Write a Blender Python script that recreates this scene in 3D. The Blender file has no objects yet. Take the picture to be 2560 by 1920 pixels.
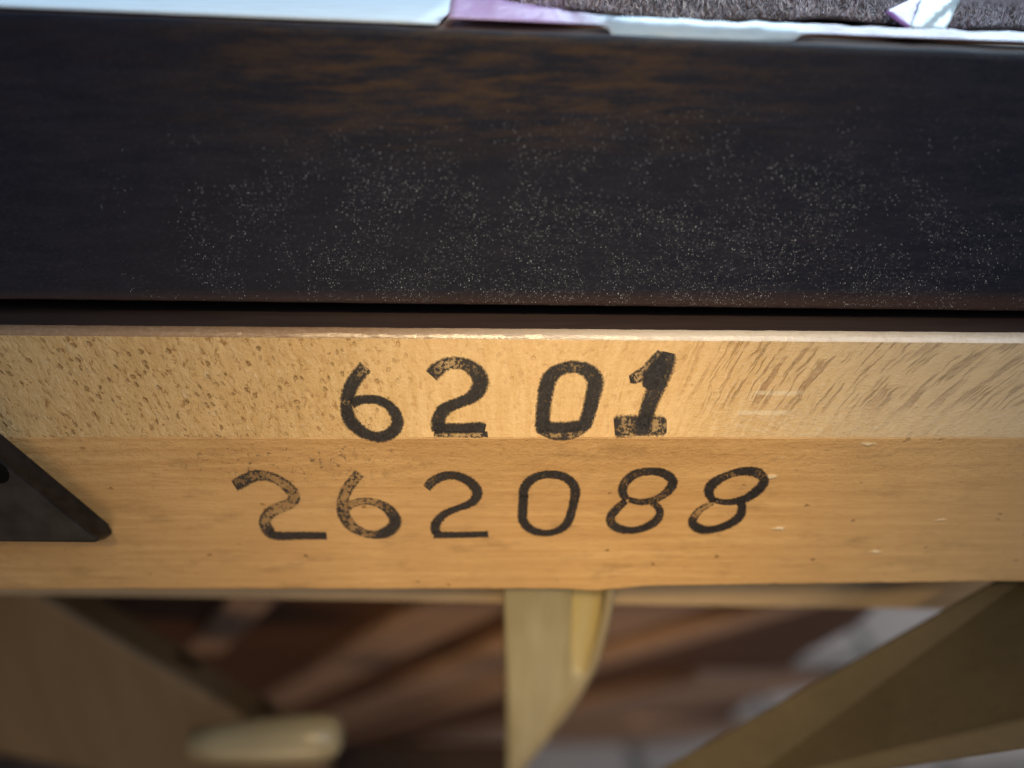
import bpy, bmesh, math, random
from mathutils import Vector, Matrix, noise as mnoise

random.seed(7)
scn = bpy.context.scene
COL = scn.collection

# ------------------------------------------------------------------ camera
# All working numbers are millimetres relative to the lens; the lens sits CAM_H above the floor.
MM = 0.001
CAM_H = 500.0
PITCH = math.radians(28.0)
HFOV = math.radians(65.0)
FPX = 1280.0 / math.tan(HFOV / 2)          # focal length in photo pixels (2560 wide)
cam_d = bpy.data.cameras.new('camera')
cam = bpy.data.objects.new('camera', cam_d)
COL.objects.link(cam)
cam.location = (0, 0, CAM_H * MM)
cam.rotation_euler = (math.pi / 2 - PITCH, 0, 0)
cam_d.lens = 7.0
cam_d.sensor_width = 2 * 7.0 * math.tan(HFOV / 2)
cam_d.clip_start = 0.005
cam_d.clip_end = 20
cam_d.dof.use_dof = True
cam_d.dof.focus_distance = 0.0935
cam_d.dof.aperture_fstop = 1.7
scn.camera = cam

# ------------------------------------------------------------------ world and lamps
world = bpy.data.worlds.new('World')
scn.world = world
world.use_nodes = True
bg = world.node_tree.nodes['Background']
bg.inputs[0].default_value = (0.74, 0.82, 1.0, 1)
bg.inputs[1].default_value = 0.07

def lamp(name, kind, loc, target, power, color, size=None, size_y=None, blend=1.0, angle=30):
    d = bpy.data.lights.new(name, kind)
    d.energy = power
    d.color = color
    if kind == 'AREA':
        d.shape = 'RECTANGLE'
        d.size = size
        d.size_y = size_y or size
    if kind == 'SPOT':
        d.spot_size = math.radians(angle)
        d.spot_blend = blend
        d.shadow_soft_size = size
    o = bpy.data.objects.new(name, d)
    COL.objects.link(o)
    o.location = Vector(loc) * MM
    o.location.z += CAM_H * MM
    dirv = (Vector(target) - Vector(loc)).normalized()
    o.rotation_euler = dirv.to_track_quat('-Z', 'Y').to_euler()
    return o

# tall window behind the table, to the right: cool daylight that glances over the top
lamp('window_light', 'AREA', (500, 900, 750), (0, 90, -20), 25.0, (0.62, 0.82, 1.0), 0.9, 1.1)
# second window on the right, in front of the table: cool light on the faces
lamp('side_window_light', 'AREA', (430, -600, 650), (30, 80, -50), 4.6, (0.72, 0.85, 1.0), 0.7, 0.9)
# unseen warm spot added for a soft pool in mid rail
lamp('warm_pool_spot', 'SPOT', (-30, -420, 430), (8, 80, -60), 22.0, (1.0, 0.74, 0.40), 0.03, blend=1.0, angle=10.4)
# low unseen warm fill, added to brighten what is under the table
lamp('warm_fill', 'AREA', (-150, -600, -440), (0, 160, -170), 1.3, (1.0, 0.74, 0.46), 0.35, 0.35)

scn.view_settings.view_transform = 'Standard'
scn.view_settings.look = 'None'
scn.view_settings.gamma = 1.0
scn.view_settings.use_curve_mapping = False
scn.view_settings.exposure = 0.0
scn.render.engine = 'CYCLES'
scn.render.resolution_x = 1024
scn.render.resolution_y = 768

# ------------------------------------------------------------------ pixel helpers
SN, CS = math.sin(PITCH), math.cos(PITCH)

def ray(u, v):
    a = (u - 1280.0) / FPX
    b = (960.0 - v) / FPX
    return Vector((a, CS + b * SN, -SN + b * CS))

def T(u, v, t):                # point at camera depth t
    return ray(u, v) * t

def Y(u, v, y):                # point on the vertical plane y
    d = ray(u, v)
    return d * (y / d.y)

def Z(u, v, z):                # point on a level plane z
    d = ray(u, v)
    return d * (z / d.z)

def PL(u, v, p, n):            # point on a plane
    d = ray(u, v)
    return d * (p.dot(n) / d.dot(n))

# ------------------------------------------------------------------ object helpers
OFF = Vector((0, 0, CAM_H))

def to_obj(name, verts, faces, mats, parent=None, smooth=False, mat_idx=None, local=True):
    me = bpy.data.meshes.new(name)
    me.from_pydata([(Vector(v) + OFF) * MM for v in verts], [], faces)
    for m in (mats if isinstance(mats, (list, tuple)) else [mats]):
        me.materials.append(m)
    if mat_idx:
        for p, i in zip(me.polygons, mat_idx):
            p.material_index = i
    if smooth:
        for p in me.polygons:
            p.use_smooth = True
    me.update()
    o = bpy.data.objects.new(name, me)
    COL.objects.link(o)
    if parent is not None:
        o.parent = parent
        if parent.type == 'EMPTY':
            o.matrix_parent_inverse = Matrix.Translation(-parent.location)
    return o

def fix_normals(o):
    bm = bmesh.new()
    bm.from_mesh(o.data)
    bmesh.ops.recalc_face_normals(bm, faces=bm.faces)
    bm.to_mesh(o.data)
    bm.free()
    return o

def bevel(o, w, seg=2, angle=35):
    m = o.modifiers.new('bevel', 'BEVEL')
    m.width = w * MM
    m.segments = seg
    m.limit_method = 'ANGLE'
    m.angle_limit = math.radians(angle)
    return o

def prism(name, front, back, mat, parent=None, bev=0.0, seg=2):
    n = len(front)
    verts = [tuple(p) for p in front] + [tuple(p) for p in back]
    faces = [tuple(range(n)), tuple(range(2 * n - 1, n - 1, -1))]
    for i in range(n):
        j = (i + 1) % n
        faces.append((i, i + n, j + n, j))
    o = to_obj(name, verts, faces, mat, parent)
    fix_normals(o)
    if bev:
        bevel(o, bev, seg)
    return o

def tag(o, label, cat, group=None, kind=None):
    o['label'] = label
    if cat:
        o['category'] = cat
    if group:
        o['group'] = group
    if kind:
        o['kind'] = kind
    return o

# ------------------------------------------------------------------ node helper
class NT:
    def __init__(self, name):
        self.m = bpy.data.materials.new(name)
        self.m.use_nodes = True
        self.t = self.m.node_tree
        self.b = self.t.nodes['Principled BSDF']
        self.out = self.t.nodes['Material Output']
        tc = self.t.nodes.new('ShaderNodeTexCoord')
        vm = self.t.nodes.new('ShaderNodeVectorMath')
        vm.operation = 'SCALE'
        vm.inputs['Scale'].default_value = 1000.0
        self.t.links.new(tc.outputs['Object'], vm.inputs[0])
        self.mm = vm.outputs[0]
        self.uv = tc.outputs['UV']
        sx = self.t.nodes.new('ShaderNodeSeparateXYZ')
        self.t.links.new(self.mm, sx.inputs[0])
        self.x, self.y, self.z = sx.outputs

    def set(self, sock, val):
        if isinstance(val, bpy.types.NodeSocket):
            self.t.links.new(val, sock)
        else:
            sock.default_value = val

    def math(self, op, a, b=0.0, c=0.0, clamp=False):
        n = self.t.nodes.new('ShaderNodeMath')
        n.operation = op
        n.use_clamp = clamp
        self.set(n.inputs[0], a)
        self.set(n.inputs[1], b)
        self.set(n.inputs[2], c)
        return n.outputs[0]

    def comb(self, x, y, z=0.0):
        n = self.t.nodes.new('ShaderNodeCombineXYZ')
        self.set(n.inputs[0], x); self.set(n.inputs[1], y); self.set(n.inputs[2], z)
        return n.outputs[0]

    def noise(self, vec, scale=1.0, detail=3.0, rough=0.55, dist=0.0):
        n = self.t.nodes.new('ShaderNodeTexNoise')
        self.set(n.inputs['Vector'], vec)
        n.inputs['Scale'].default_value = scale
        n.inputs['Detail'].default_value = detail
        n.inputs['Roughness'].default_value = rough
        n.inputs['Distortion'].default_value = dist
        return n.outputs['Fac']

    def voro(self, vec, scale=1.0, rand=1.0):
        n = self.t.nodes.new('ShaderNodeTexVoronoi')
        self.set(n.inputs['Vector'], vec)
        n.inputs['Scale'].default_value = scale
        n.inputs['Randomness'].default_value = rand
        return n.outputs['Distance'], n.outputs['Color']

    def ramp(self, v, lo, hi, a=0.0, b=1.0, smooth=True):
        n = self.t.nodes.new('ShaderNodeMapRange')
        n.interpolation_type = 'SMOOTHSTEP' if smooth else 'LINEAR'
        self.set(n.inputs['Value'], v)
        self.set(n.inputs['From Min'], lo); self.set(n.inputs['From Max'], hi)
        self.set(n.inputs['To Min'], a); self.set(n.inputs['To Max'], b)
        return n.outputs['Result']

    def mix(self, f, a, b):
        n = self.t.nodes.new('ShaderNodeMix')
        n.data_type = 'RGBA'
        self.set(n.inputs['Factor'], f)
        ins = [i for i in n.inputs if i.type == 'RGBA']
        for s, v in zip(ins, (a, b)):
            if not isinstance(v, bpy.types.NodeSocket) and len(v) == 3:
                v = (*v, 1)
            self.set(s, v)
        return [o for o in n.outputs if o.type == 'RGBA'][0]

    def attr(self, name):
        n = self.t.nodes.new('ShaderNodeAttribute')
        n.attribute_name = name
        return n.outputs['Color'], n.outputs['Fac']

    def bump(self, h, strength=0.3, dist=0.1):
        n = self.t.nodes.new('ShaderNodeBump')
        n.inputs['Strength'].default_value = strength
        n.inputs['Distance'].default_value = dist * MM
        self.set(n.inputs['Height'], h)
        self.t.links.new(n.outputs[0], self.b.inputs['Normal'])

    def color(self, c):
        if not isinstance(c, bpy.types.NodeSocket) and len(c) == 3:
            c = (*c, 1)
        self.set(self.b.inputs['Base Color'], c)

    def rough(self, r):
        self.set(self.b.inputs['Roughness'], r)

    def spec(self, s):
        self.b.inputs['Specular IOR Level'].default_value = s

# ------------------------------------------------------------------ materials
ZC = CAM_H      # object z in mm is measured from the floor

def mat_maple_face():
    """Upper facet: curly figure, pits on one end, slanting torn grain on the other."""
    n = NT('maple_figured')
    z0 = n.math('SUBTRACT', n.z, ZC - 49.8 + 5.5)
    k = n.math('MULTIPLY', n.x, n.ramp(n.x, -10, 20, 0.011, 0.022))
    s = n.math('SUBTRACT', n.x, n.math('MULTIPLY', k, z0))
    wob = n.math('MULTIPLY', n.math('SUBTRACT', n.noise(n.mm, 0.35, 2), 0.5), 1.2)
    s = n.math('ADD', s, wob)
    left = n.ramp(n.x, -6.0, -30.0)
    right = n.ramp(n.x, 16.0, 30.0)
    # soft curl
    curl = n.noise(n.comb(s, n.math('MULTIPLY', z0, 0.12)), 1.1, 4, 0.65)
    fine = n.noise(n.comb(n.math('MULTIPLY', n.x, 0.25), n.math('MULTIPLY', n.z, 2.6)), 1.0, 3)
    col = n.mix(n.ramp(curl, 0.3, 0.7), (0.60, 0.385, 0.155), (0.72, 0.505, 0.245))
    col = n.mix(n.ramp(fine, 0.25, 0.75, 0.0, 0.30), col, (0.58, 0.35, 0.155))
    big = n.noise(n.comb(n.math('MULTIPLY', n.x, 0.06), n.math('MULTIPLY', n.z, 0.12), 3.1), 1.0, 2)
    col = n.mix(n.ramp(big, 0.35, 0.7, 0.0, 0.35), col, (0.70, 0.44, 0.20))
    # slanting streaks
    l1 = n.noise(n.comb(s, n.math('MULTIPLY', z0, 0.07), 5.0), 1.5, 3.5, 0.65)
    m1 = n.noise(n.comb(n.math('MULTIPLY', s, 0.5), n.math('MULTIPLY', z0, 0.32), 9.0), 1.0, 2)
    st = n.math('MULTIPLY', n.ramp(l1, 0.51, 0.57), n.ramp(m1, 0.36, 0.50))
    st = n.math('MULTIPLY', st, right)
    fade = n.ramp(z0, -3.6, -0.6)
    st = n.math('MULTIPLY', st, n.math('ADD', n.math('MULTIPLY', fade, 0.8), 0.2))
    col = n.mix(n.math('MULTIPLY', st, 0.92), col, (0.36, 0.18, 0.058))
    # pits and flecks
    pv = n.comb(n.math('MULTIPLY', s, 1.0), n.math('MULTIPLY', z0, 0.8), 2.0)
    d, c = n.voro(pv, 1.3)
    pj = n.noise(pv, 3.0, 3)
    pit = n.ramp(n.math('ADD', d, n.math('MULTIPLY', n.math('SUBTRACT', pj, 0.5), 0.55)), 0.36, 0.15)
    sep = n.t.nodes.new('ShaderNodeSeparateColor')
    n.set(sep.inputs[0], c)
    pit = n.math('MULTIPLY', pit, n.ramp(sep.outputs[0], 0.5, 0.9))
    area = n.math('MULTIPLY', n.math('ADD', left, 0.22), n.ramp(n.noise(n.mm, 0.16, 2), 0.30, 0.50))
    pit = n.math('MULTIPLY', pit, area)
    col = n.mix(n.math('MULTIPLY', pit, 0.50), col, (0.32, 0.16, 0.052))
    fl = n.noise(n.comb(n.math('MULTIPLY', s, 1.45), n.math('MULTIPLY', z0, 0.85), 7.0), 1.0, 4, 0.70)
    flm = n.math('MULTIPLY', n.ramp(fl, 0.55, 0.66), n.math('ADD', n.math('MULTIPLY', left, 0.6), 0.30))
    col = n.mix(n.math('MULTIPLY', flm, 1.15, 0.0, True), col, (0.38, 0.20, 0.07))
    pale = n.math('MULTIPLY', n.ramp(fl, 0.42, 0.30), n.math('ADD', n.math('MULTIPLY', left, 0.5), n.math('ADD', n.math('MULTIPLY', right, 0.3), 0.15)))  # pale highlights of the relief beside the flecks, painted into the colour
    col = n.mix(pale, col, (0.80, 0.63, 0.42))
    # two gouges where a tool slipped, shown as painted pale highlights
    gou = None
    for zz, x0, x1 in ((-44.7, 27.2, 34.2), (-46.9, 25.6, 33.0)):
        zc_ = n.math('SUBTRACT', n.z, ZC + zz)
        zc_ = n.math('ADD', zc_, n.math('MULTIPLY', n.math('SUBTRACT', n.noise(n.mm, 0.5, 2), 0.5), 0.35))
        g_ = n.math('MULTIPLY', n.ramp(n.math('ABSOLUTE', zc_), 0.34, 0.12), n.math('MULTIPLY', n.ramp(n.x, x0, x0 + 1.5), n.ramp(n.x, x1, x1 - 1.5)))
        gou = g_ if gou is None else n.math('MAXIMUM', gou, g_)
    # pale grain at the right-hand end, then greyer: cool light painted in
    gr = n.noise(n.comb(n.math('MULTIPLY', n.x, 1.0), n.math('MULTIPLY', n.z, 2.8), 1.0), 1.3, 4, 0.7)
    rl = n.math('MULTIPLY', n.ramp(n.z, ZC - 43.0, ZC - 47.5), right)
    col = n.mix(n.math('MULTIPLY', n.ramp(gr, 0.45, 0.65), n.math('ADD', n.math('MULTIPLY', right, 0.22), n.math('MULTIPLY', rl, 0.25))), col, (0.75, 0.62, 0.45))
    col = n.mix(n.math('MULTIPLY', gou, 0.6), col, (0.82, 0.70, 0.50))
    col = n.mix(n.ramp(n.x, 16, 50, 0.0, 0.55), col, (0.48, 0.425, 0.325))
    n.color(col)
    n.rough(n.ramp(fine, 0.2, 0.8, 0.36, 0.5))
    n.spec(0.4)
    h = n.math('SUBTRACT', n.math('MULTIPLY', gr, n.math('ADD', n.math('MULTIPLY', right, 0.55), 0.1)), n.math('MULTIPLY', pit, 0.9))
    h = n.math('SUBTRACT', h, n.math('MULTIPLY', st, 0.35))
    h = n.math('ADD', h, n.math('MULTIPLY', n.math('SUBTRACT', 1.0, fl), n.math('ADD', n.math('MULTIPLY', left, 1.6), 0.5)))
    n.bump(h, 0.85, 0.45)
    return n.m

def mat_maple_lower(name='maple_plain', c1=(0.50, 0.285, 0.110), c2=(0.62, 0.385, 0.165), rough=0.42):
    n = NT(name)
    g = n.noise(n.comb(n.math('MULTIPLY', n.x, 0.05), n.math('MULTIPLY', n.y, 0.6), n.math('MULTIPLY', n.z, 1.1)), 1.0, 4, 0.6, 0.4)
    f = n.noise(n.comb(n.math('MULTIPLY', n.x, 0.5), n.math('MULTIPLY', n.y, 2.0), n.math('MULTIPLY', n.z, 5.0)), 1.0, 3, 0.6)
    big = n.noise(n.mm, 0.07, 2)
    col = n.mix(n.ramp(g, 0.3, 0.72), c1, c2)
    col = n.mix(n.ramp(f, 0.48, 0.75, 0.0, 0.5), col, tuple(c * 0.66 for c in c1))
    col = n.mix(n.ramp(big, 0.35, 0.7, 0.0, 0.4), col, tuple(c * 0.86 for c in c1))
    d, c = n.voro(n.comb(n.math('MULTIPLY', n.x, 0.8), n.z, n.y), 0.62)
    sep = n.t.nodes.new('ShaderNodeSeparateColor')
    n.set(sep.inputs[0], c)
    upper = n.ramp(n.z, ZC - 60.5, ZC - 51.0, 0.12, 1.0)
    pit = n.math('MULTIPLY', n.ramp(n.math('ADD', d, n.math('MULTIPLY', n.math('SUBTRACT', n.noise(n.mm, 1.8, 2), 0.5), 0.4)), 0.2, 0.06), n.ramp(sep.outputs[0], 0.72, 1.0))
    tex = n.noise(n.comb(n.math('MULTIPLY', n.x, 1.3), n.math('MULTIPLY', n.z, 1.4), 4.0), 1.0, 4, 0.7)
    col = n.mix(n.math('MULTIPLY', n.ramp(tex, 0.55, 0.72), n.math('MULTIPLY', upper, 0.5)), col, tuple(c * 0.55 for c in c1))
    col = n.mix(n.math('MULTIPLY', n.ramp(tex, 0.42, 0.28), n.math('MULTIPLY', upper, 0.3)), col, (0.68, 0.47, 0.26))
    col = n.mix(n.math('MULTIPLY', pit, 0.6), col, (0.17, 0.085, 0.03))
    # handling dirt, ink freckles, nicks
    dirt = n.ramp(n.noise(n.comb(n.math('MULTIPLY', n.x, 0.12), 2.0, n.math('MULTIPLY', n.z, 0.3)), 1.0, 5, 0.65), 0.5, 0.75)
    col = n.mix(n.math('MULTIPLY', dirt, 0.6), col, tuple(c * 0.5 for c in c1))
    frk = n.math('MULTIPLY', n.ramp(n.x, -42, -34), n.ramp(n.x, -10, -18))
    frk = n.math('MULTIPLY', frk, n.math('MULTIPLY', n.ramp(n.z, ZC - 50.2, ZC - 51.2), n.ramp(n.z, ZC - 57.5, ZC - 53.5)))
    fn = n.noise(n.comb(n.x, 5.0, n.z), 1.5, 4, 0.7)
    col = n.mix(n.math('MULTIPLY', n.math('MULTIPLY', n.ramp(fn, 0.57, 0.66), frk), 0.62), col, (0.05, 0.04, 0.03))
    nd, nc = n.voro(n.comb(n.math('MULTIPLY', n.x, 0.35), 7.0, n.z), 0.42)
    ns = n.t.nodes.new('ShaderNodeSeparateColor')
    n.set(ns.inputs[0], nc)
    nick = n.math('MULTIPLY', n.ramp(n.math('ADD', nd, n.math('MULTIPLY', n.math('SUBTRACT', n.noise(n.mm, 1.2, 3), 0.5), 0.3)), 0.16, 0.05), n.ramp(ns.outputs[1], 0.55, 0.7))
    nick = n.math('MULTIPLY', nick, n.ramp(n.x, 20, 34, 0.0, 1.0))
    col = n.mix(n.math('MULTIPLY', nick, 0.8), col, (0.80, 0.66, 0.46))
    col = n.mix(n.ramp(n.x, 18, 60, 0.0, 0.40), col, (0.40, 0.32, 0.20))
    n.color(col)
    n.rough(rough)
    n.spec(0.4)
    h = n.math('SUBTRACT', n.math('ADD', n.math('MULTIPLY', f, 0.25), n.math('MULTIPLY', tex, n.math('MULTIPLY', upper, 1.3))), n.math('ADD', pit, n.math('MULTIPLY', nick, -0.8)))
    n.bump(h, 0.6, 0.28)
    return n.m

def mat_dark_rail():
    n = NT('dark_stained_wood')
    g = n.noise(n.comb(n.math('MULTIPLY', n.x, 0.16), n.math('MULTIPLY', n.y, 0.8), n.math('MULTIPLY', n.z, 0.9)), 1.0, 5, 0.65, 0.3)
    col = n.mix(n.ramp(g, 0.35, 0.75), (0.0060, 0.0080, 0.0190), (0.0140, 0.0150, 0.0280))
    # places where the stain has rubbed thin
    w = n.noise(n.comb(n.math('MULTIPLY', n.x, 0.10), 0.0, n.math('MULTIPLY', n.z, 0.75)), 1.0, 7, 0.75)
    hi = n.ramp(n.z, ZC - 21.0, ZC - 11.0)
    cx = n.math('MULTIPLY', n.ramp(n.x, -40, -14), n.ramp(n.x, 38, 4))
    wm = n.math('MULTIPLY', n.math('MULTIPLY', n.ramp(w, 0.42, 0.62), hi), n.math('ADD', n.math('MULTIPLY', cx, 0.9), 0.12))
    col = n.mix(n.math('MULTIPLY', wm, 0.9), col, (0.062, 0.036, 0.021))
    low = n.ramp(n.z, ZC - 33.6, ZC - 35.6)
    col = n.mix(n.math('MULTIPLY', low, 0.6), col, (0.050, 0.026, 0.018))
    # dust
    cen = n.math('MULTIPLY', n.ramp(n.x, -58, -8), n.ramp(n.x, 75, 25, 0.25, 1.0))
    dens = n.math('MULTIPLY', cen, n.ramp(n.z, ZC - 8.0, ZC - 32.0))
    dens = n.math('MULTIPLY', dens, n.ramp(n.noise(n.mm, 0.16, 4, 0.65), 0.38, 0.60, 0.15, 1.0))
    dens = n.math('MAXIMUM', dens, 0.07)
    dust = None
    for sc, th, cut, sd in ((1.9, 0.25, 0.62, 0.0), (3.0, 0.36, 0.45, 11.0), (1.0, 0.17, 0.74, 23.0)):
        v = n.comb(n.math('ADD', n.math('MULTIPLY', n.x, 0.58), n.math('MULTIPLY', n.math('MULTIPLY', n.z, n.x), -0.006)), n.math('ADD', n.y, sd), n.math('MULTIPLY', n.z, 1.25))
        d, c = n.voro(v, sc)
        sep = n.t.nodes.new('ShaderNodeSeparateColor')
        n.set(sep.inputs[0], c)
        jit = n.math('MULTIPLY', n.math('SUBTRACT', n.noise(v, sc * 2.2, 2), 0.5), 0.25)
        sp = n.ramp(n.math('ADD', d, jit), th, th * 0.35)
        on = n.ramp(sep.outputs[1], n.math('SUBTRACT', 1.02, n.math('MULTIPLY', dens, 1.0 - cut)), 1.06)
        sp = n.math('MULTIPLY', n.math('MULTIPLY', sp, n.ramp(on, 0.0, 0.5)), n.math('ADD', 0.14, n.math('MULTIPLY', n.math('POWER', sep.outputs[2], 2.0), 1.0)))
        dust = sp if dust is None else n.math('MAXIMUM', dust, sp)
    fb = n.noise(n.comb(n.math('ADD', n.math('MULTIPLY', n.x, 1.5), n.math('MULTIPLY', n.z, -0.5)), n.y, n.math('MULTIPLY', n.z, 3.4)), 1.0, 4, 0.75)
    haze = n.math('MULTIPLY', n.ramp(fb, 0.52, 0.72), n.math('ADD', n.math('MULTIPLY', dens, 0.16), 0.035))
    dust = n.math('MAXIMUM', dust, haze)
    col = n.mix(n.math('MULTIPLY', dust, 0.9, 0.0, True), col, (0.44, 0.48, 0.54))
    n.color(col)
    n.rough(n.math('ADD', n.ramp(g, 0.3, 0.7, 0.50, 0.60), n.math('MULTIPLY', dust, 0.4)))
    n.spec(0.24)
    h = n.math('ADD', n.math('MULTIPLY', n.noise(n.comb(n.x, n.y, n.math('MULTIPLY', n.z, 1.7)), 1.8, 5, 0.75), 1.3), n.math('MULTIPLY', dust, 1.5))
    n.bump(h, 0.30, 0.12)
    return n.m

def mat_wood(name, c1, c2, along='x', rough=0.5, fs=1.0):
    n = NT(name)
    sc = {'x': (0.04, 0.5, 0.5), 'y': (0.5, 0.04, 0.5), 'z': (0.5, 0.5, 0.04)}[along]
    v = n.comb(n.math('MULTIPLY', n.x, sc[0] * fs), n.math('MULTIPLY', n.y, sc[1] * fs), n.math('MULTIPLY', n.z, sc[2] * fs))
    g = n.noise(v, 1.0, 4, 0.6, 0.5)
    f = n.noise(v, 5.0, 3, 0.6)
    col = n.mix(n.ramp(g, 0.3, 0.7), c1, c2)
    col = n.mix(n.ramp(f, 0.5, 0.75, 0, 0.3), col, tuple(c * 0.6 for c in c1))
    n.color(col)
    n.rough(rough)
    n.spec(0.35)
    n.bump(n.math('ADD', g, n.math('MULTIPLY', f, 0.4)), 0.15, 0.1)
    return n.m

def mat_ink():
    n = NT('black_stamp_ink')
    colr, _ = n.attr('wear')
    sep = n.t.nodes.new('ShaderNodeSeparateColor')
    n.set(sep.inputs[0], colr)
    wear = sep.outputs[0]
    across = n.math('ABSOLUTE', n.math('SUBTRACT', n.math('MULTIPLY', sep.outputs[1], 2.0), 1.0))
    v = n.comb(n.x, n.math('MULTIPLY', n.y, 0.3), n.z)
    n1 = n.noise(v, 3.1, 4, 0.7)
    n2 = n.noise(v, 1.3, 3, 0.6)
    rag = n.math('MULTIPLY', n.math('SUBTRACT', n.noise(v, 3.8, 4, 0.7), 0.5), 0.85)
    edge = n.ramp(n.math('ADD', across, rag), 1.06, 0.62)
    keep = n.ramp(across, 0.35, 0.8, 0.0, 0.14)          # ink gathers at the rim of the stamp
    lvl = n.math('ADD', n.math('MULTIPLY', n.math('SUBTRACT', n.math('ADD', n.math('MULTIPLY', n1, 0.7), n.math('MULTIPLY', n2, 0.3)), 0.5), 2.0), n.math('ADD', keep, 0.5))
    cut = n.math('ADD', n.math('MULTIPLY', wear, 0.55), 0.14)
    cov = n.ramp(lvl, n.math('SUBTRACT', cut, 0.05), n.math('ADD', cut, 0.09), n.ramp(wear, 0.25, 0.85, 0.75, 0.22), 1.0)
    alpha = n.math('MULTIPLY', edge, n.math('MULTIPLY', cov, n.ramp(n.noise(v, 5.0, 2), 0.2, 0.75, 0.97, 0.86)))
    gl = n.ramp(n.noise(n.comb(n.math('ADD', n.x, n.math('MULTIPLY', n.z, -0.45)), 0.0, n.math('MULTIPLY', n.z, 0.25)), 3.0, 3, 0.6), 0.56, 0.70)
    ic = n.mix(n.ramp(n1, 0.35, 0.7), (0.009, 0.008, 0.010), (0.034, 0.031, 0.033))
    n.color(n.mix(n.math('MULTIPLY', gl, n.ramp(wear, 0.08, 0.4, 0.0, 0.7)), ic, (0.10, 0.088, 0.080)))
    n.rough(0.5)
    n.spec(0.3)
    n.set(n.b.inputs['Alpha'], alpha)
    return n.m

def mat_cream(name='cream_plastic', c1=(0.64, 0.56, 0.33), c2=(0.82, 0.75, 0.51)):
    n = NT(name)
    g = n.noise(n.comb(n.math('MULTIPLY', n.x, 0.55), n.math('MULTIPLY', n.y, 0.05), n.math('MULTIPLY', n.z, 0.03)), 1.0, 3)
    n.color(n.mix(n.ramp(g, 0.3, 0.7), c1, c2))
    n.rough(0.38)
    tr = n.t.nodes.new('ShaderNodeBsdfTranslucent')
    tr.inputs[0].default_value = (0.72, 0.58, 0.24, 1)
    mx = n.t.nodes.new('ShaderNodeMixShader')
    mx.inputs[0].default_value = 0.35
    n.t.links.new(n.b.outputs[0], mx.inputs[1]); n.t.links.new(tr.outputs[0], mx.inputs[2])
    n.t.links.new(mx.outputs[0], n.out.inputs[0])
    return n.m

def mat_simple(name, c, rough=0.5, noise_amt=0.15, sc=0.3, spec=0.4):
    n = NT(name)
    g = n.noise(n.mm, sc, 3)
    n.color(n.mix(n.ramp(g, 0.3, 0.7), tuple(x * (1 - noise_amt) for x in c), tuple(min(1, x * (1 + noise_amt)) for x in c)))
    n.rough(rough)
    n.spec(spec)
    n.bump(g, 0.1, 0.1)
    return n.m

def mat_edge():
    """Arris of the rail: dim brown at one end, a window glint painted pale at the other."""
    n = NT('maple_glint_edge')
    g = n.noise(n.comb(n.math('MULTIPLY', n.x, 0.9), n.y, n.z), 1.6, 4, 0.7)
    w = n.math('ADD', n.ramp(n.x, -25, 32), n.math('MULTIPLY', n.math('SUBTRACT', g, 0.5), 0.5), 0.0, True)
    col = n.mix(w, (0.30, 0.19, 0.115), (0.74, 0.67, 0.58))  # window glint put into the colour, paler towards the right
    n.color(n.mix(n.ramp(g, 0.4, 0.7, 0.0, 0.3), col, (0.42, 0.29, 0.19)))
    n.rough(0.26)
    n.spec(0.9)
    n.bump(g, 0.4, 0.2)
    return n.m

def mat_film():
    n = NT('printed_film')
    c, _ = n.attr('print')
    g = n.noise(n.mm, 0.7, 3)
    n.color(n.mix(n.ramp(g, 0.3, 0.7, 0.0, 0.12), c, (0.85, 0.88, 0.92)))
    n.rough(0.22)
    an = [q for q in n.t.nodes if q.type == 'ATTRIBUTE'][0]
    n.set(n.b.inputs['Alpha'], an.outputs['Alpha'])
    n.spec(0.6)
    n.bump(g, 0.35, 0.4)
    return n.m

def mat_pile():
    n = NT('fleece_pile')
    c, _ = n.attr('tone')
    n.color(c)
    n.rough(0.6)
    return n.m

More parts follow.
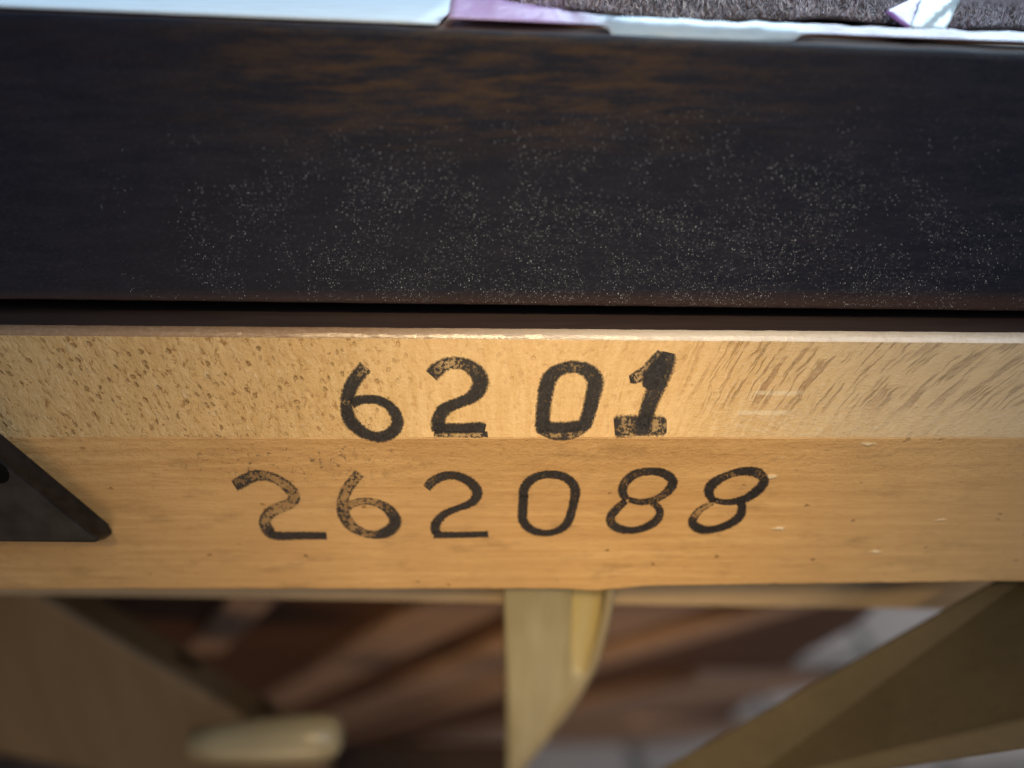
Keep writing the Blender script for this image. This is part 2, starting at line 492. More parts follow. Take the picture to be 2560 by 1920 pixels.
M = dict(
    maple=mat_maple_face(), maple_low=mat_maple_lower(),
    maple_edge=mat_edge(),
    maple_dark=mat_wood('maple_shadow_side', (0.20, 0.13, 0.075), (0.30, 0.20, 0.115), 'x'),
    rail_top=mat_wood('rail_top_shaded', (0.038, 0.026, 0.026), (0.055, 0.038, 0.036), 'x'),  # shade under the top board painted in as a dark rail top
    back=mat_wood('backing_wood', (0.36, 0.26, 0.16), (0.44, 0.33, 0.21), 'x'),
    dark=mat_dark_rail(),
    top=mat_wood('table_top_brown', (0.10, 0.042, 0.014), (0.17, 0.075, 0.026), 'x', 0.5),
    black=mat_simple('black_bracket', (0.016, 0.0135, 0.0135), 0.45, 0.6, 0.35, 0.35),
    hole=mat_simple('hole_black', (0.004, 0.003, 0.003), 0.9, 0.1, 0.5, 0.1),
    ink=mat_ink(), cream=mat_cream(), cream_lit=mat_cream('cream_plastic_lit', (0.84, 0.70, 0.32), (0.88, 0.77, 0.42)),  # the inset's cream is paler: its lit glow is put into the colour
    cream_lip=mat_cream('cream_plastic_lip', (0.62, 0.52, 0.32), (0.70, 0.60, 0.40)),
    panel=mat_wood('panel_brown', (0.085, 0.033, 0.013), (0.12, 0.047, 0.018), 'x', 0.5, 0.3),
    panel_dark=mat_wood('stretcher_dark', (0.040, 0.024, 0.018), (0.055, 0.034, 0.026), 'x', 0.5, 0.3),
    slat=mat_wood('slat_brown', (0.34, 0.205, 0.14), (0.42, 0.265, 0.185), 'x', 0.45, 0.3),
    olive=mat_wood('brace_brown', (0.115, 0.085, 0.043), (0.135, 0.100, 0.052), 'x', 0.55, 0.3),
    left=mat_wood('leg_brown', (0.15, 0.092, 0.044), (0.19, 0.118, 0.058), 'z', 0.5, 0.3),
    peg=mat_simple('peg_cream', (0.38, 0.30, 0.17), 0.25, 0.08, 0.05, 0.5),
    tile=mat_simple('tile_pale', (0.26, 0.185, 0.15), 0.8, 0.08, 0.02, 0.1),
    grout=mat_simple('grout_brown', (0.10, 0.075, 0.06), 0.9, 0.2, 0.1),
    film=mat_film(), pile=mat_pile(),
    paper=mat_simple('paper_white', (0.72, 0.80, 0.86), 0.5, 0.04, 0.2),
    fleece=mat_simple('fleece_backing', (0.10, 0.085, 0.085), 0.9, 0.3, 0.4),
)

# ------------------------------------------------------------------ floor
floor_z = -CAM_H
fl = to_obj('floor', [(-1500, -400, floor_z), (1500, -400, floor_z), (1500, 2600, floor_z), (-1500, 2600, floor_z)], [(0, 1, 2, 3)], M['grout'])
fl['kind'] = 'structure'
tile_me = None
TS = 108.0
ang = math.radians(8)
ca, sa = math.cos(ang), math.sin(ang)
for i in range(-8, 9):
    for j in range(-4, 9):
        cx, cy = i * TS + 20, j * TS + 30
        wx, wy = cx * ca - cy * sa, 450 + cx * sa + cy * ca
        if tile_me is None:
            h, r, e = TS / 2 - 4.5, 3.0, 1.2
            vs = []
            for (q, zz) in ((h, 0.3), (h, r - e), (h - e, r)):
                vs += [(-q, -q, zz), (q, -q, zz), (q, q, zz), (-q, q, zz)]
            fs = [(8, 9, 10, 11)]
            for a in (0, 4):
                for b in range(4):
                    c = (b + 1) % 4
                    fs.append((a + b, a + c, a + 4 + c, a + 4 + b))
            tile_me = bpy.data.meshes.new('tile')
            tile_me.from_pydata([(x * MM, y * MM, z * MM) for x, y, z in vs], [], fs)
            tile_me.materials.append(M['tile'])
        o = bpy.data.objects.new('tile', tile_me)
        COL.objects.link(o)
        o.parent = fl
        o.location = (wx * MM, wy * MM, 0)
        o.rotation_euler = (0, 0, ang + random.gauss(0, 0.004))

# ------------------------------------------------------------------ the table
table = bpy.data.objects.new('wooden_table', None)
COL.objects.link(table)
table.location = (0, 0.25, 0)
tag(table, 'wooden table with dusty dark top edge over a pale rail stamped with numbers', 'table')

def stations():
    xs = [-320, -220, -140, -95]
    x = -80.0
    while x <= 80:
        xs.append(x)
        x += 1.0
    return xs + [95, 140, 220, 320]

def clamp1(s):
    return max(-1.35, min(1.35, s))

def loft(name, section, mats, parent, seg_mat, smooth=True):
    """section(x) -> closed list of (y, z)."""
    xs = stations()
    verts, faces, mi = [], [], []
    n = None
    for x in xs:
        sec = section(x)
        n = len(sec)
        verts += [(x, y, z) for y, z in sec]
    for i in range(len(xs) - 1):
        for k in range(n):
            k2 = (k + 1) % n
            faces.append((i * n + k, (i + 1) * n + k, (i + 1) * n + k2, i * n + k2))
            mi.append(seg_mat(k))
    faces.append(tuple(range(n)))
    mi.append(0)
    faces.append(tuple((len(xs) - 1) * n + k for k in range(n - 1, -1, -1)))
    mi.append(0)
    o = to_obj(name, verts, faces, mats, parent, smooth, mi)
    bm = bmesh.new()
    bm.from_mesh(o.data)
    bmesh.ops.recalc_face_normals(bm, faces=bm.faces)
    for e in bm.edges:
        if len(e.link_faces) == 2 and e.calc_face_angle(0) > math.radians(14):
            e.smooth = False
    bm.to_mesh(o.data)
    bm.free()
    return o

def nz(x, s, seed):
    return mnoise.noise(Vector((x * s, seed, 0.37)))

# dark top board: front face y = 87
YD = 87.0
def sec_dark(x):
    s = clamp1(x / 55.0)
    zt = -6.6 - 2.0 * s + 0.08 * nz(x, 0.2, 1)
    zb = -36.0 - 0.7 * s + 0.05 * nz(x, 0.5, 2)
    pts = []
    R = 1.0
    for i in range(7):                      # rounded top front arris
        a = math.pi / 2 * i / 6
        pts.append((YD + R - R * math.sin(a) + 0.05 * nz(x, 0.6, 3), zt - R + R * math.cos(a)))
    r = 0.5
    for i in range(4):
        a = math.pi / 2 * i / 3
        pts.append((YD + r - r * math.cos(a), zb + r - r * math.sin(a)))
    pts.append((560.0, zb))
    pts.append((560.0, zt))
    return pts
top_board = loft('top_board', sec_dark, [M['dark'], M['top']], table, lambda k: 1 if k == 12 else 0)

# black strip added as the shade in the gap under the top
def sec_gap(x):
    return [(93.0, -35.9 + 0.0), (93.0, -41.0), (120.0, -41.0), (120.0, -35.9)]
loft('gap_shade_strip', lambda x: [(94.0, -34.0), (94.0, -42.0), (120.0, -42.0), (120.0, -34.0)], [M['black']], table, lambda k: 0)

# numbered rail
RY, RZ = 80.0, -49.8
A_UP = math.radians(70)
UP_DIR = Vector((0, math.cos(A_UP), math.sin(A_UP)))
UP_N = Vector((0, -math.sin(A_UP), math.cos(A_UP)))
LOW_N = Vector((0, -1, 0))
RP = Vector((0, RY, RZ))

def zbot(x):
    zb = -73.1 + 0.10 * nz(x, 0.35, 5) + 0.06 * nz(x, 1.3, 6)
    step = 1.0 / (1.0 + math.exp(-(x - 15.0) / 0.9))
    zb += -0.35 * math.exp(-((x - 11.0) / 3.0) ** 2) + step * (0.45 + 0.018 * max(0.0, min(60.0, x) - 15.0))
    return zb

def sec_rail(x):
    s = clamp1(x / 55.0)
    L = 11.65 - 0.42 * s
    pts = []
    top = RP + UP_DIR * L
    # rounded upper arris
    R = 1.25
    c = top - UP_N * R
    a0 = math.atan2(UP_N.z, UP_N.y)
    a1 = math.pi / 2
    arr = []
    for i in range(6):
        a = a1 + (a0 - a1) * i / 5
        arr.append((c.y + R * math.cos(a) + 0.03 * nz(x, 0.8, 8), c.z + R * math.sin(a) + 0.04 * nz(x, 0.9, 9)))
    pts.append((118.0, arr[0][1]))
    pts += arr
    m = 0.22
    p1 = RP + UP_DIR * m
    w = 0.05 * nz(x, 0.5, 12)
    pts.append((p1.y, p1.z + w))
    pts.append((RY - 0.015, RZ + w))
    pts.append((RY, RZ - m + w))
    zb = zbot(x)
    r = 0.6
    for i in range(4):
        a = math.pi / 2 * i / 3
        pts.append((RY + r - r * math.cos(a), zb + r - r * math.sin(a)))
    pts.append((92.0, zb))
    pts.append((118.0, zb))
    return pts
# slots: 0 back/top, 1 arris, 2 upper facet, 3 lower facet
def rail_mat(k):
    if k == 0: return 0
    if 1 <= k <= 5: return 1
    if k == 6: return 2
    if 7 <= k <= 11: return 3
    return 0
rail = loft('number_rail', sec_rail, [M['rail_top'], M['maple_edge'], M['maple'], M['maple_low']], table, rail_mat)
rail['label'] = 'pale maple rail stamped 6201 and 262088 in black ink'

# ------------------------------------------------------------------ stamped digits
def catmull(pts, n=10):
    out = []
    P = [pts[0]] + pts + [pts[-1]]
    for i in range(1, len(P) - 2):
        p0, p1, p2, p3 = P[i - 1], P[i], P[i + 1], P[i + 2]
        for j in range(n):
            t = j / n
            out.append(tuple(0.5 * ((2 * b) + (-a + c) * t + (2 * a - 5 * b + 4 * c - d) * t * t + (-a + 3 * b - 3 * c + d) * t ** 3)
                             for a, b, c, d in zip(p0, p1, p2, p3)))
    out.append(tuple(pts[-1]))
    return out

def digit(ox, oy, sc, strokes, plane_p, plane_n, lift0=0.03):
    """strokes: list of polylines [(zoom_x, zoom_y, half_width, wear)...] in zoomed pixels."""
    verts, faces, wear = [], [], []
    lift = lift0
    for st in strokes:
        pts = catmull([tuple(float(q) for q in p) for p in st], 10)
        base = len(verts)
        m = len(pts)
        ps = [Vector((ox + p[0] / sc, oy + p[1] / sc)) for p in pts]
        ACR = 5
        for i, p in enumerate(pts):
            a = ps[max(0, i - 1)]
            b = ps[min(m - 1, i + 1)]
            d = (b - a)
            d = d.normalized() if d.length > 1e-6 else Vector((1, 0))
            nn = Vector((-d.y, d.x))
            hw = p[2] / sc * 1.27
            for k in range(ACR):
                f = k / (ACR - 1)
                q = ps[i] + nn * hw * (2 * f - 1)
                w3 = PL(q.x, q.y, plane_p + plane_n * lift, plane_n)
                verts.append(tuple(w3))
                endf = 1.0
                if i == 0 or i == m - 1:
                    endf = 0.0
                g = f if endf else (0.0 if f < 0.5 else 1.0)
                wear.append((p[3], f if endf else 0.0, 0.0, 1.0))
        for i in range(m - 1):
            for k in range(ACR - 1):
                a = base + i * ACR + k
                faces.append((a, a + 1, a + ACR + 1, a + ACR))
        lift += 0.02
    o = to_obj('stamped_digit', verts, faces, M['ink'], rail)
    at = o.data.color_attributes.new('wear', 'FLOAT_COLOR', 'POINT')
    for i, w in enumerate(wear):
        at.data[i].color = w
    return o

SA = 2212 / 440
SB = 2212 / 480
def W(pts, hw, wear, fade=0.0):
    return [(p[0], p[1], p[2] if len(p) > 2 else hw, (p[3] if len(p) > 3 else wear) + (fade if (p[3] if len(p) > 3 else wear) > 0.3 else 0.0)) for p in pts]

# upper row 6 2 0 1
digit(800, 840, SA, [W([(575, 385, 80, .72), (500, 470, 78, .62), (420, 580, 80, .35), (365, 700, 80, .25), (338, 800, 70, .45), (335, 850, 70, .6), (335, 930, 72, .12), (380, 1060, 75, .1),
                        (490, 1175, 70, .12), (640, 1255, 58, .15), (790, 1262, 62, .15), (910, 1205, 72, .15), (972, 1110, 72, .3), (955, 1000, 66, .35),
                        (890, 900, 58, .2), (800, 835, 52, .15), (690, 797, 50, .2), (570, 797, 50, .3), (470, 815, 56, .3), (395, 855, 55, .3)], 70, .2)], RP, UP_N)
digit(800, 840, SA, [W([(1400, 500, 80, .35), (1470, 425, 82, .6), (1580, 355, 75, .78), (1710, 338, 68, .72), (1840, 365, 72, .6), (1950, 440, 85, .45), (2015, 550, 92, .35), (1990, 670, 90, .25),
                        (1910, 765, 75, .2), (1780, 825, 62, .2), (1650, 875, 66, .25), (1560, 930, 76, .35), (1500, 1020, 80, .3), (1480, 1110, 76, .2), (1490, 1190, 70, .2)], 75, .3),
                     W([(1440, 1165, 60, .1), (1600, 1160, 58, .1), (1800, 1160, 58, .1), (2000, 1150, 62, .1), (2080, 1165, 52, .1)], 60, .1),
                     W([(1430, 1225, 36, .6), (1600, 1232, 36, .85), (1900, 1238, 36, .85), (2110, 1235, 34, .5)], 36, .7)], RP, UP_N)
digit(1280, 840, SA, [W([(400, 1215, 60, .2), (385, 1150, 80, .15), (385, 1060, 84, .2), (395, 930, 80, .3), (410, 800, 84, .35), (430, 660, 88, .25), (475, 530, 86, .3), (580, 435, 72, .4), (710, 392, 68, .5),
                         (840, 395, 72, .55), (960, 445, 86, .4), (1040, 545, 95, .4), (1040, 650, 92, .25), (1010, 780, 85, .3), (980, 910, 80, .25), (945, 1030, 80, .2), (915, 1120, 75, .2), (880, 1180, 50, .3)], 82, .3),
                      W([(400, 1140, 62, .1), (560, 1150, 60, .08), (720, 1145, 62, .08), (880, 1120, 58, .1)], 60, .1),
                      W([(370, 1190, 46, .5), (500, 1240, 50, .62), (640, 1255, 50, .66), (780, 1232, 50, .62), (900, 1175, 40, .5)], 38, .7)], RP, UP_N)
digit(1280, 840, SA, [W([(1640, 1180, 80, .2), (1690, 980, 84, .2), (1752, 790, 92, .4), (1825, 610, 104, .45), (1890, 450, 108, .42), (1945, 300, 100, .45), (1970, 205, 75, .5)], 110, .25),
                      W([(1478, 545, 42, .2), (1540, 530, 60, .7), (1640, 480, 70, .68), (1740, 395, 72, .6), (1830, 290, 70, .5), (1890, 205, 55, .65)], 60, .6),
                      W([(1690, 660, 50, .2), (1740, 560, 95, .2), (1830, 430, 95, .25), (1900, 320, 60, .3)], 80, .2),
                      W([(1285, 1140, 95, .5), (1325, 1137, 120, .5), (1450, 1132, 118, .68), (1620, 1127, 112, .45), (1780, 1127, 112, .7), (1900, 1130, 105, .62), (1945, 1130, 70, .6)], 125, .55)], RP, UP_N)
# lower row 2 6 2 0 8 8
digit(560, 1120, SB, [W([(120, 440, 62, .62), (210, 385, 66, .62), (340, 325, 62, .66), (480, 322, 52, .7), (610, 362, 50, .82), (720, 440, 56, .72), (800, 530, 60, .74), (800, 600, 60, .78),
                         (720, 660, 58, .82), (600, 705, 58, .84), (510, 765, 60, .78), (470, 845, 62, .74), (490, 920, 60, .62), (540, 985, 55, .4)], 58, .7, .0),
                      W([(515, 985, 45, .2), (620, 1012, 44, .1), (800, 1012, 42, .12), (1000, 1010, 40, .12), (1185, 1012, 38, .1)], 42, .1)], RP, LOW_N)
digit(560, 1120, SB, [W([(1560, 290, 55, .78), (1470, 400, 55, .75), (1400, 510, 58, .78), (1365, 630, 58, .8), (1378, 760, 62, .6), (1450, 880, 56, .7), (1580, 965, 44, .72), (1730, 1000, 42, .6),
                         (1870, 970, 58, .15), (1962, 890, 64, .08), (1965, 810, 62, .25), (1900, 715, 52, .55), (1790, 645, 42, .7), (1650, 612, 36, .78), (1510, 632, 38, .8), (1420, 690, 38, .8)], 52, .6, .0)], RP, LOW_N)
digit(1000, 1120, SB, [W([(305, 465, 46, .5), (370, 390, 48, .5), (480, 332, 46, .42), (600, 315, 44, .3), (725, 345, 46, .22), (830, 415, 52, .25), (890, 505, 54, .2), (865, 590, 50, .15),
                          (785, 650, 40, .15), (650, 700, 34, .2), (530, 752, 40, .28), (445, 825, 48, .32), (405, 905, 50, .2), (420, 990, 46, .05)], 46, .25),
                       W([(385, 998, 38, .02), (560, 1002, 34, .02), (800, 1000, 32, .02), (1020, 992, 32, .05)], 34, .02)], RP, LOW_N)
digit(1000, 1120, SB, [W([(1422, 560, 50, .1), (1430, 470, 50, .15), (1490, 385, 48, .25), (1600, 322, 42, .3), (1730, 305, 42, .3), (1870, 325, 44, .25), (1975, 395, 48, .3), (2020, 490, 52, .4),
                          (2005, 610, 48, .4), (1975, 740, 46, .35), (1930, 860, 46, .15), (1850, 935, 40, .1), (1720, 978, 34, .1), (1580, 968, 38, .1), (1470, 910, 46, .05),
                          (1415, 830, 50, .05), (1412, 740, 50, .08), (1418, 640, 50, .1), (1422, 550, 50, .1)], 46, .2)], RP, LOW_N)
digit(1480, 1120, SB, [W([(400, 598, 36, .5), (352, 500, 48, .3), (385, 395, 48, .55), (490, 305, 44, .45), (630, 272, 40, .45), (780, 278, 44, .3), (890, 330, 50, .5), (932, 400, 50, .15),
                          (885, 485, 46, .5), (785, 565, 36, .6), (660, 612, 34, .6), (530, 622, 32, .5), (420, 590, 30, .55)], 42, .45),
                       W([(390, 605, 34, .5), (290, 700, 42, .5), (215, 795, 46, .5), (235, 880, 48, .45), (330, 935, 44, .35), (470, 948, 36, .05), (610, 915, 40, .15), (725, 850, 44, .35),
                          (782, 765, 42, .5), (765, 690, 38, .5), (690, 625, 34, .65)], 42, .4)], RP, LOW_N)
digit(1480, 1120, SB, [W([(1400, 618, 36, .5), (1345, 510, 50, .2), (1385, 420, 52, .25), (1490, 348, 42, .45), (1630, 290, 38, .55), (1780, 268, 46, .2), (1915, 290, 54, .5), (1982, 370, 50, .5),
                          (1945, 450, 50, .12), (1855, 530, 48, .08), (1750, 590, 42, .15), (1610, 622, 34, .3), (1490, 620, 30, .5), (1400, 595, 32, .7)], 44, .3),
                       W([(1395, 625, 28, .8), (1270, 695, 34, .75), (1180, 790, 40, .7), (1165, 870, 52, .15), (1240, 930, 50, .05), (1350, 945, 40, .02), (1490, 915, 40, .05), (1620, 855, 44, .05),
                          (1705, 780, 46, .1), (1728, 690, 46, .12), (1712, 600, 44, .2)], 42, .2)], RP, LOW_N)

# ------------------------------------------------------------------ black corner bracket on the rail
yb, yf = 79.95, 76.4
back = [Y(-230, 888, yb), Y(272, 1308, yb), Y(283, 1334, yb), Y(262, 1349, yb), Y(-230, 1346, yb)]
front = [Y(-260, 945, yf), Y(222, 1334, yf), Y(248, 1346, yf), Y(240, 1356, yf), Y(-260, 1352, yf)]
br = prism('corner_bracket', front, back, M['black'], table, 0.25)
br['label'] = 'black triangular bracket screwed to the pale rail'
hc = Y(-14, 1182, yf - 0.05)
hv = [(hc.x + 1.35 * math.cos(i * math.pi / 10), hc.y, hc.z + 1.5 * math.sin(i * math.pi / 10)) for i in range(20)]
hb = [(x * 0.995, y + 0.04, z) for x, y, z in hv]
prism('screw_hole', [Vector(p) for p in hv], [Vector(p) for p in hb], M['hole'], br)

# ------------------------------------------------------------------ backing board below and behind the rail
def sec_back(x):
    zb = -93.0 - 1.3 * clamp1(x / 60.0)
    return [(98.0, -72.0), (98.0, zb + 1), (99.0, zb), (128.0, zb), (128.0, -72.0)]
loft('backing_board', sec_back, [M['back']], table, lambda k: 0)

# ------------------------------------------------------------------ cream strut hanging below the rail
def strut_y(v):
    return 84.0 + (v - 1460.0) / 460.0 * 26.0
right_px = [(1440, 1538), (1500, 1530), (1560, 1518), (1620, 1502), (1680, 1482), (1740, 1446), (1800, 1402), (1860, 1356), (1920, 1308), (1990, 1262)]
def right_u(v):
    for (v0, u0), (v1, u1) in zip(right_px, right_px[1:]):
        if v0 <= v <= v1:
            f = (v - v0) / (v1 - v0)
            return u0 + (u1 - u0) * f
    return right_px[-1][1]

def grid(name, rows, mat, parent, thick):
    n = len(rows[0])
    verts = [tuple(p) for r in rows for p in r]
    faces = [(i * n + k, (i + 1) * n + k, (i + 1) * n + k + 1, i * n + k + 1) for i in range(len(rows) - 1) for k in range(n - 1)]
    o = to_obj(name, verts, faces, mat, parent, True)
    m = o.modifiers.new('solid', 'SOLIDIFY')
    m.thickness = thick * MM
    m.offset = -1
    return o

VS = list(range(1440, 1991, 10))
rows = []
for v in VS:
    lu = 1255 + (v - 1440) * 0.03
    edge = right_u(v) - 14
    ru = max(lu + 4, min(1424 + 8 * math.exp(-((v - 1690) / 40.0) ** 2), edge)) if v < 1690 else max(lu + 4, edge)
    row = []
    for c in range(25):
        f = c / 24
        u = lu + (ru - lu) * f
        p = Y(u, v, strut_y(v))
        d = 0.8 * math.cos((u - 1262) / 78.0 * math.pi * 1.15) + (2.2 if f < 0.04 else 0)
        row.append(p + p.normalized() * d)
    rows.append(row)
strut = grid('strut', rows, M['cream'], table, 2.4)
strut['label'] = 'cream fluted strut hanging under the rail'
rows = []
for v in range(1440, 1701, 10):
    f_ = (v - 1440) / 260.0
    row = []
    for c in range(9):
        u = 1420 + (right_u(v) - 6 - 1420) * c / 8
        row.append(Y(u, v, strut_y(v) + 4.5 * (1 - f_) + 0.4))
    rows.append(row)
ins = grid('inset', rows, M['cream_lit'], strut, 0.8)
ins['label'] = 'hollow beside the fluted face, its lit glow painted pale yellow'
rows = []
for v in VS:
    row = []
    for c in range(7):
        a = c / 6.0
        u = right_u(v) - 20 + 26 * a
        p = Y(u, v, strut_y(v))
        row.append(p - p.normalized() * (1.1 * math.sin(a * math.pi)))
    rows.append(row)
grid('lip', rows, M['cream_lip'], strut, 2.4)

# ------------------------------------------------------------------ slatted panel sloping away below
VPU, VPV = 100.0, 2060.0
dvp = ray(VPU, VPV).normalized()
pn = dvp.cross(Vector((1, 0, 0))).normalized()
pp = T(1280, 1515, 195)
outline = [(-200, 1440), (2290, 1440), (2218, 1498), (2140, 1566), (2010, 1640), (1900, 1730), (1835, 1792), (1660, 1852), (1380, 1852), (860, 1880), (100, 1895), (-200, 1880)]
fpts = [PL(u, v, pp, pn) for u, v in outline]
if pn.dot(-fpts[0]) < 0:
    facing = -pn
else:
    facing = pn
panel = prism('slatted_panel', fpts, [p - facing * 6 for p in fpts], M['panel'], table, 0.6)
def slat(c0, c1, v0, v1, lift=4.0):
    def on(c, v):
        return PL(VPU + (VPV - v) * c, v, pp + facing * 0.02, pn)
    q = [on(c0, v0), on(c1, v0), on(c1, v1), on(c0, v1)]
    o = prism('slat', [p + facing * lift for p in q], q, M['slat'], panel, 0.8)
    return o
slat(0.80, 1.00, 1430, 1600)
slat(1.66, 2.02, 1430, 1745)
slat(2.42, 2.86, 1430, 1850)
slat(3.12, 3.32, 1430, 1845)
slat(4.20, 5.20, 1670, 1835)
slat(5.55, 7.20, 1795, 1845)

# ------------------------------------------------------------------ braces / legs
E1a, E1b = T(2760, 1296, 109), T(1540, 1984, 132)
E2a, E2b = T(2760, 1754, 97), T(1860, 1966, 122)
E3a, E3b = T(2760, 1846, 98.5), T(1800, 1990, 124)
back_off = Vector((0.5, 3.0, -9.0))
verts = [E1a, E1b, E2b, E2a, E3a, E3b, E1a + Vector((0, 3, -8)), E1b + Vector((0, 3, -8))]
faces = [(0, 1, 2, 3), (3, 2, 5, 4), (4, 5, 7, 6), (6, 7, 1, 0), (0, 3, 4, 6), (1, 7, 5, 2)]
br1 = to_obj('brace', [tuple(p) for p in verts], faces, M['olive'], table)
fix_normals(br1); bevel(br1, 0.8, 3, 15)

L1 = [(-300, 1430), (40, 1455), (190, 1544), (520, 1740), (830, 1925), (760, 2010), (420, 1990), (220, 1935), (90, 1908), (-20, 1888), (-300, 1850)]
fr = [T(u, v, 158 + (v - 1500) * 0.05) for u, v in L1]
LOFF = Vector((0.5, 9, -2))
bk = [p + LOFF for p in fr]
leg = prism('leg', fr, bk, M['left'], table, 1.5, 3)
ed = (fr[4] - fr[2]).normalized()
en = ed.cross(LOFF).normalized()
if en.dot(-fr[2]) < 0:
    en = -en
for (f0, f1) in ((0.32, 0.41), (0.66, 0.71)):
    a = fr[2].lerp(fr[4], f0) + LOFF * 0.62 + en * 0.12
    b = fr[2].lerp(fr[4], f1) + LOFF * 0.62 + en * 0.12
    w = LOFF.normalized() * 0.9
    k = -en * 0.1
    prism('slot', [a + w, b + w, b - w, a - w], [a + w + k, b + w + k, b - w + k, a - w + k], M['hole'], leg, 0.03)

prism('stretcher', [T(800, 1862, 215), T(1292, 1858, 215), T(1300, 1990, 205), T(780, 1990, 205)], [T(800, 1862, 232), T(1292, 1858, 232), T(1300, 1990, 222), T(780, 1990, 222)], M['panel_dark'], table, 1.0)
# cream peg
pa, pb = T(560, 1856, 154), T(858, 1838, 154)
ax = (pb - pa).normalized()
e1 = ax.cross(Vector((0, 0, 1))).normalized()
e2 = ax.cross(e1).normalized()
Lp = (pb - pa).length
rings = []
prof = [(-6, 3.0), (0, 3.5), (Lp * 0.3, 4.1), (Lp * 0.6, 4.4), (Lp * 0.82, 4.3), (Lp * 0.93, 3.7), (Lp * 0.98, 2.6), (Lp, 1.0)]
verts, faces = [], []
NS = 24
for (s_, r_) in prof:
    for k in range(NS):
        a = 2 * math.pi * k / NS
        verts.append(tuple(pa + ax * s_ + (e1 * math.cos(a) + e2 * math.sin(a)) * r_))
for i in range(len(prof) - 1):
    for k in range(NS):
        k2 = (k + 1) % NS
        faces.append((i * NS + k, (i + 1) * NS + k, (i + 1) * NS + k2, i * NS + k2))
faces.append(tuple(range(NS)))
faces.append(tuple((len(prof) - 1) * NS + k for k in range(NS - 1, -1, -1)))
peg = to_obj('peg', verts, faces, M['peg'], leg, True)
fix_normals(peg)

# ------------------------------------------------------------------ things lying on the table
def ztop(x):
    return -6.6 - 2.0 * clamp1(x / 55.0)

# white sheet
def sheet(name, x0, x1, y0, y1, nx, ny, zf, mat, colf=None, thick=0.15):
    verts, faces, cols = [], [], []
    for j in range(ny + 1):
        for i in range(nx + 1):
            x = x0 + (x1 - x0) * i / nx
            y = y0(x) + (y1(x) - y0(x)) * j / ny
            verts.append((x, y, zf(x, y, j / ny)))
            cols.append(colf(x, y, j / ny) if colf else (1, 1, 1, 1))
    for j in range(ny):
        for i in range(nx):
            a = j * (nx + 1) + i
            faces.append((a, a + 1, a + nx + 2, a + nx + 1))
    o = to_obj(name, verts, faces, mat, None, True)
    if colf:
        at = o.data.color_attributes.new('print', 'FLOAT_COLOR', 'POINT')
        for i, c in enumerate(cols):
            at.data[i].color = c
    m = o.modifiers.new('solid', 'SOLIDIFY')
    m.thickness = thick * MM
    m.offset = 1
    return o

paper = sheet('paper_sheet', -190, -7.5, lambda x: 88.4, lambda x: 210.0, 60, 30,
              lambda x, y, f: ztop(x) + 0.25 + 0.25 * (1 + nz(x, 0.05, 21)) * f, M['paper'])
tag(paper, 'plain white sheet lying flat along the table edge beside the fleece', 'paper')

# fleece
fleece = sheet('fleece_blanket', -5, 190, lambda x: 97.0 + 1.5 * nz(x, 0.15, 31), lambda x: 182.0 - 0.28 * x, 70, 36,
               lambda x, y, f: ztop(x) + 0.3 + 0.9 * (1 + nz(x * 0.7 + y, 0.12, 33)) + 1.2 * math.sin(min(1, f * 8) * math.pi / 2), M['fleece'], None, 0.4)
tag(fleece, 'grey brown fleece with short bristly pile on the table top', 'blanket')
verts, faces, tones = [], [], []
rr = random.Random(5)
for _ in range(42000):
    x = rr.uniform(-5, 95)
    f = rr.random() ** 1.5
    y0 = 97.0 + 1.5 * nz(x, 0.15, 31)
    y1 = 182.0 - 0.28 * x
    y = y0 + (y1 - y0) * f
    z = ztop(x) + 0.3 + 0.9 * (1 + nz(x * 0.7 + y, 0.12, 33)) + 1.2 * math.sin(min(1, f * 8) * math.pi / 2) + 0.35
    L = rr.uniform(0.8, 2.0)
    lean = Vector((rr.gauss(-0.35, 0.45), rr.gauss(-0.5, 0.4), rr.uniform(0.4, 1.0))).normalized()
    side = Vector((rr.uniform(0.6, 1), rr.uniform(-0.5, 0.5), 0)).normalized() * rr.uniform(0.035, 0.08)
    p = Vector((x, y, z - 0.2))
    b = len(verts)
    mid = p + lean * L * 0.55
    tip = p + lean * L + Vector((0, 0, -0.25 * L))
    verts += [tuple(p - side), tuple(p + side), tuple(mid + side * 0.8), tuple(mid - side * 0.8), tuple(tip)]
    faces += [(b, b + 1, b + 2, b + 3), (b + 3, b + 2, b + 4)]
    g = rr.random()
    c = (0.16, 0.11, 0.10) if g < 0.35 else ((0.46, 0.38, 0.40) if g < 0.65 else (0.88, 0.82, 0.86))
    tones += [(*c, 1)] * 5
pile = to_obj('pile', verts, faces, M['pile'], fleece)
pile['kind'] = 'stuff'
at = pile.data.color_attributes.new('tone', 'FLOAT_COLOR', 'POINT')
for i, c in enumerate(tones):
    at.data[i].color = c

# printed film bag along the edge, part of it hanging over
FILM = [(-7, (0.72, 0.52, 0.88, 0.9)), (4, (0.62, 0.40, 0.80, 0.75)), (8, (0.50, 0.42, 0.66, 0.5)), (10, (0.48, 0.66, 0.86, 0.8)), (28, (0.48, 0.66, 0.84, 0.85)),
        (33, (0.56, 0.44, 0.60, 0.6)), (46, (0.56, 0.46, 0.62, 0.65)), (56, (0.50, 0.54, 0.74, 0.85)), (140, (0.50, 0.54, 0.72, 0.9))]
def film_col(x, y, f):
    for (x0, c0), (x1, c1) in zip(FILM, FILM[1:]):
        if x <= x1:
            k = max(0.0, min(1.0, (x - x0) / (x1 - x0)))
            return tuple(a + (b - a) * k for a, b in zip(c0, c1))
    return FILM[-1][1]

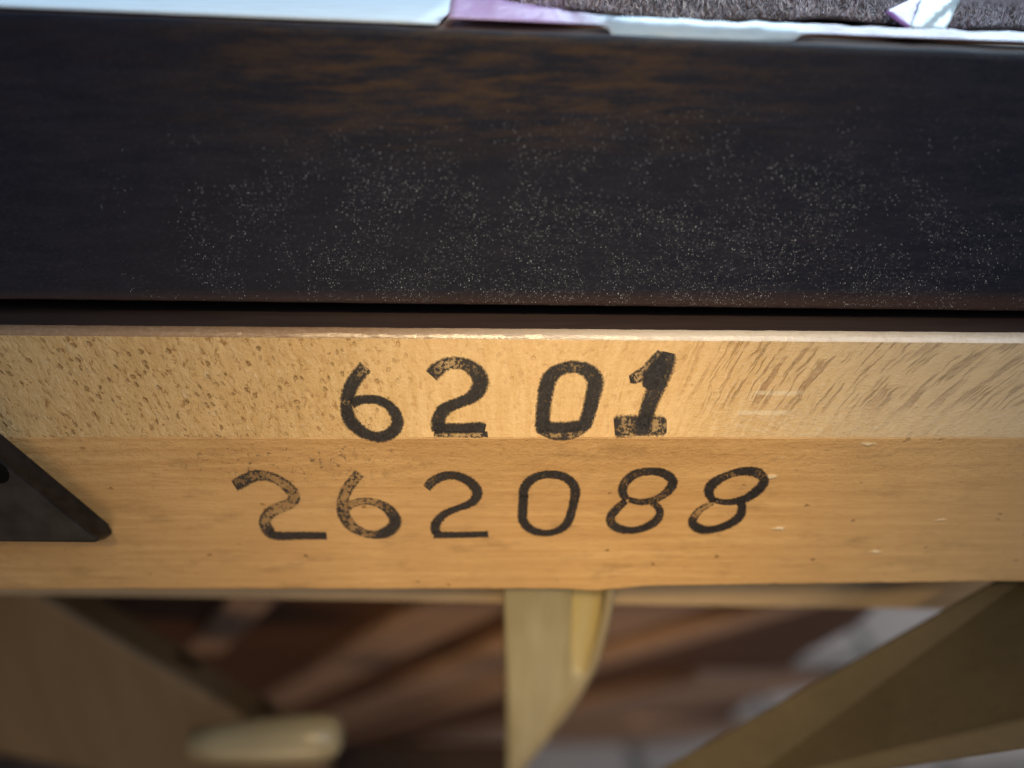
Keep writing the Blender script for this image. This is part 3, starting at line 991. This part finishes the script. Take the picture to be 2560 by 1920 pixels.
def film_z(x, y, f):
    base = ztop(x) + 0.75
    d = 88.6 - y
    drop = 0.0
    if d > 0:
        drop = d * 1.6
    wv = 0.35 * nz(x, 0.22, 41) * f + 0.5 * nz(x, 0.5, 42) * (f * (1 - f)) * 2
    hump = (0.9 + 1.3 * max(0, min(1, (9 - x) / 10))) * math.exp(-((f - 0.35) / 0.22) ** 2)
    return base - drop + wv + hump * 0.8

def film_y0(x):
    over = 0.0
    if 9.5 < x < 31:
        over = 0.9 * min(1, (x - 9.5) / 1.0) * min(1, (31 - x) / 6.0) + 0.25 * nz(x, 0.9, 43)
        over += 0.5 * math.exp(-((x - 11.0) / 0.9) ** 2)
    return 88.7 - over
film = sheet('film_bag', -6.5, 130, film_y0, lambda x: 95.0 + (16 * max(0, 1 - (x + 6.5) / 14)), 160, 16, film_z, M['film'], film_col, 0.08)
tag(film, 'glossy purple and pale blue film bag lapping over the table edge', 'bag')

# twist of purple and white wrapping
def quad_sheet(name, quads, parent=None):
    verts, faces, cols = [], [], []
    for pts, c in quads:
        N = 8
        b = len(verts)
        for j in range(N + 1):
            for i in range(N + 1):
                fu, fv = i / N, j / N
                p = (pts[0] * (1 - fu) + pts[1] * fu) * (1 - fv) + (pts[3] * (1 - fu) + pts[2] * fu) * fv
                p = p + Vector((0.15 * nz(fu * 4 + fv * 3, 1.0, 51), 0.9 * nz(fu * 3 + fv * 2, 1.0, 52), 0))
                verts.append(tuple(p)); cols.append((*c, 1))
        for j in range(N):
            for i in range(N):
                a = b + j * (N + 1) + i
                faces.append((a, a + 1, a + N + 2, a + N + 1))
    o = to_obj(name, verts, faces, M['film'], parent, True)
    at = o.data.color_attributes.new('print', 'FLOAT_COLOR', 'POINT')
    for i, c in enumerate(cols):
        at.data[i].color = c
    m = o.modifiers.new('solid', 'SOLIDIFY')
    m.thickness = 0.1 * MM
    return o
yw = 95.6
tw = quad_sheet('wrapper_twist', [
    ([Y(2215, 32, yw), Y(2330, -25, yw + 6), Y(2325, 20, yw + 2), Y(2278, 78, yw - 3)], (0.42, 0.20, 0.62)),
    ([Y(2318, -30, yw + 4), Y(2425, -30, yw + 5), Y(2362, 82, yw - 4), Y(2272, 78, yw - 4)], (0.66, 0.80, 0.86)),
])
tag(tw, 'crumpled twist of purple and white wrapping standing on the fleece', 'wrapper')
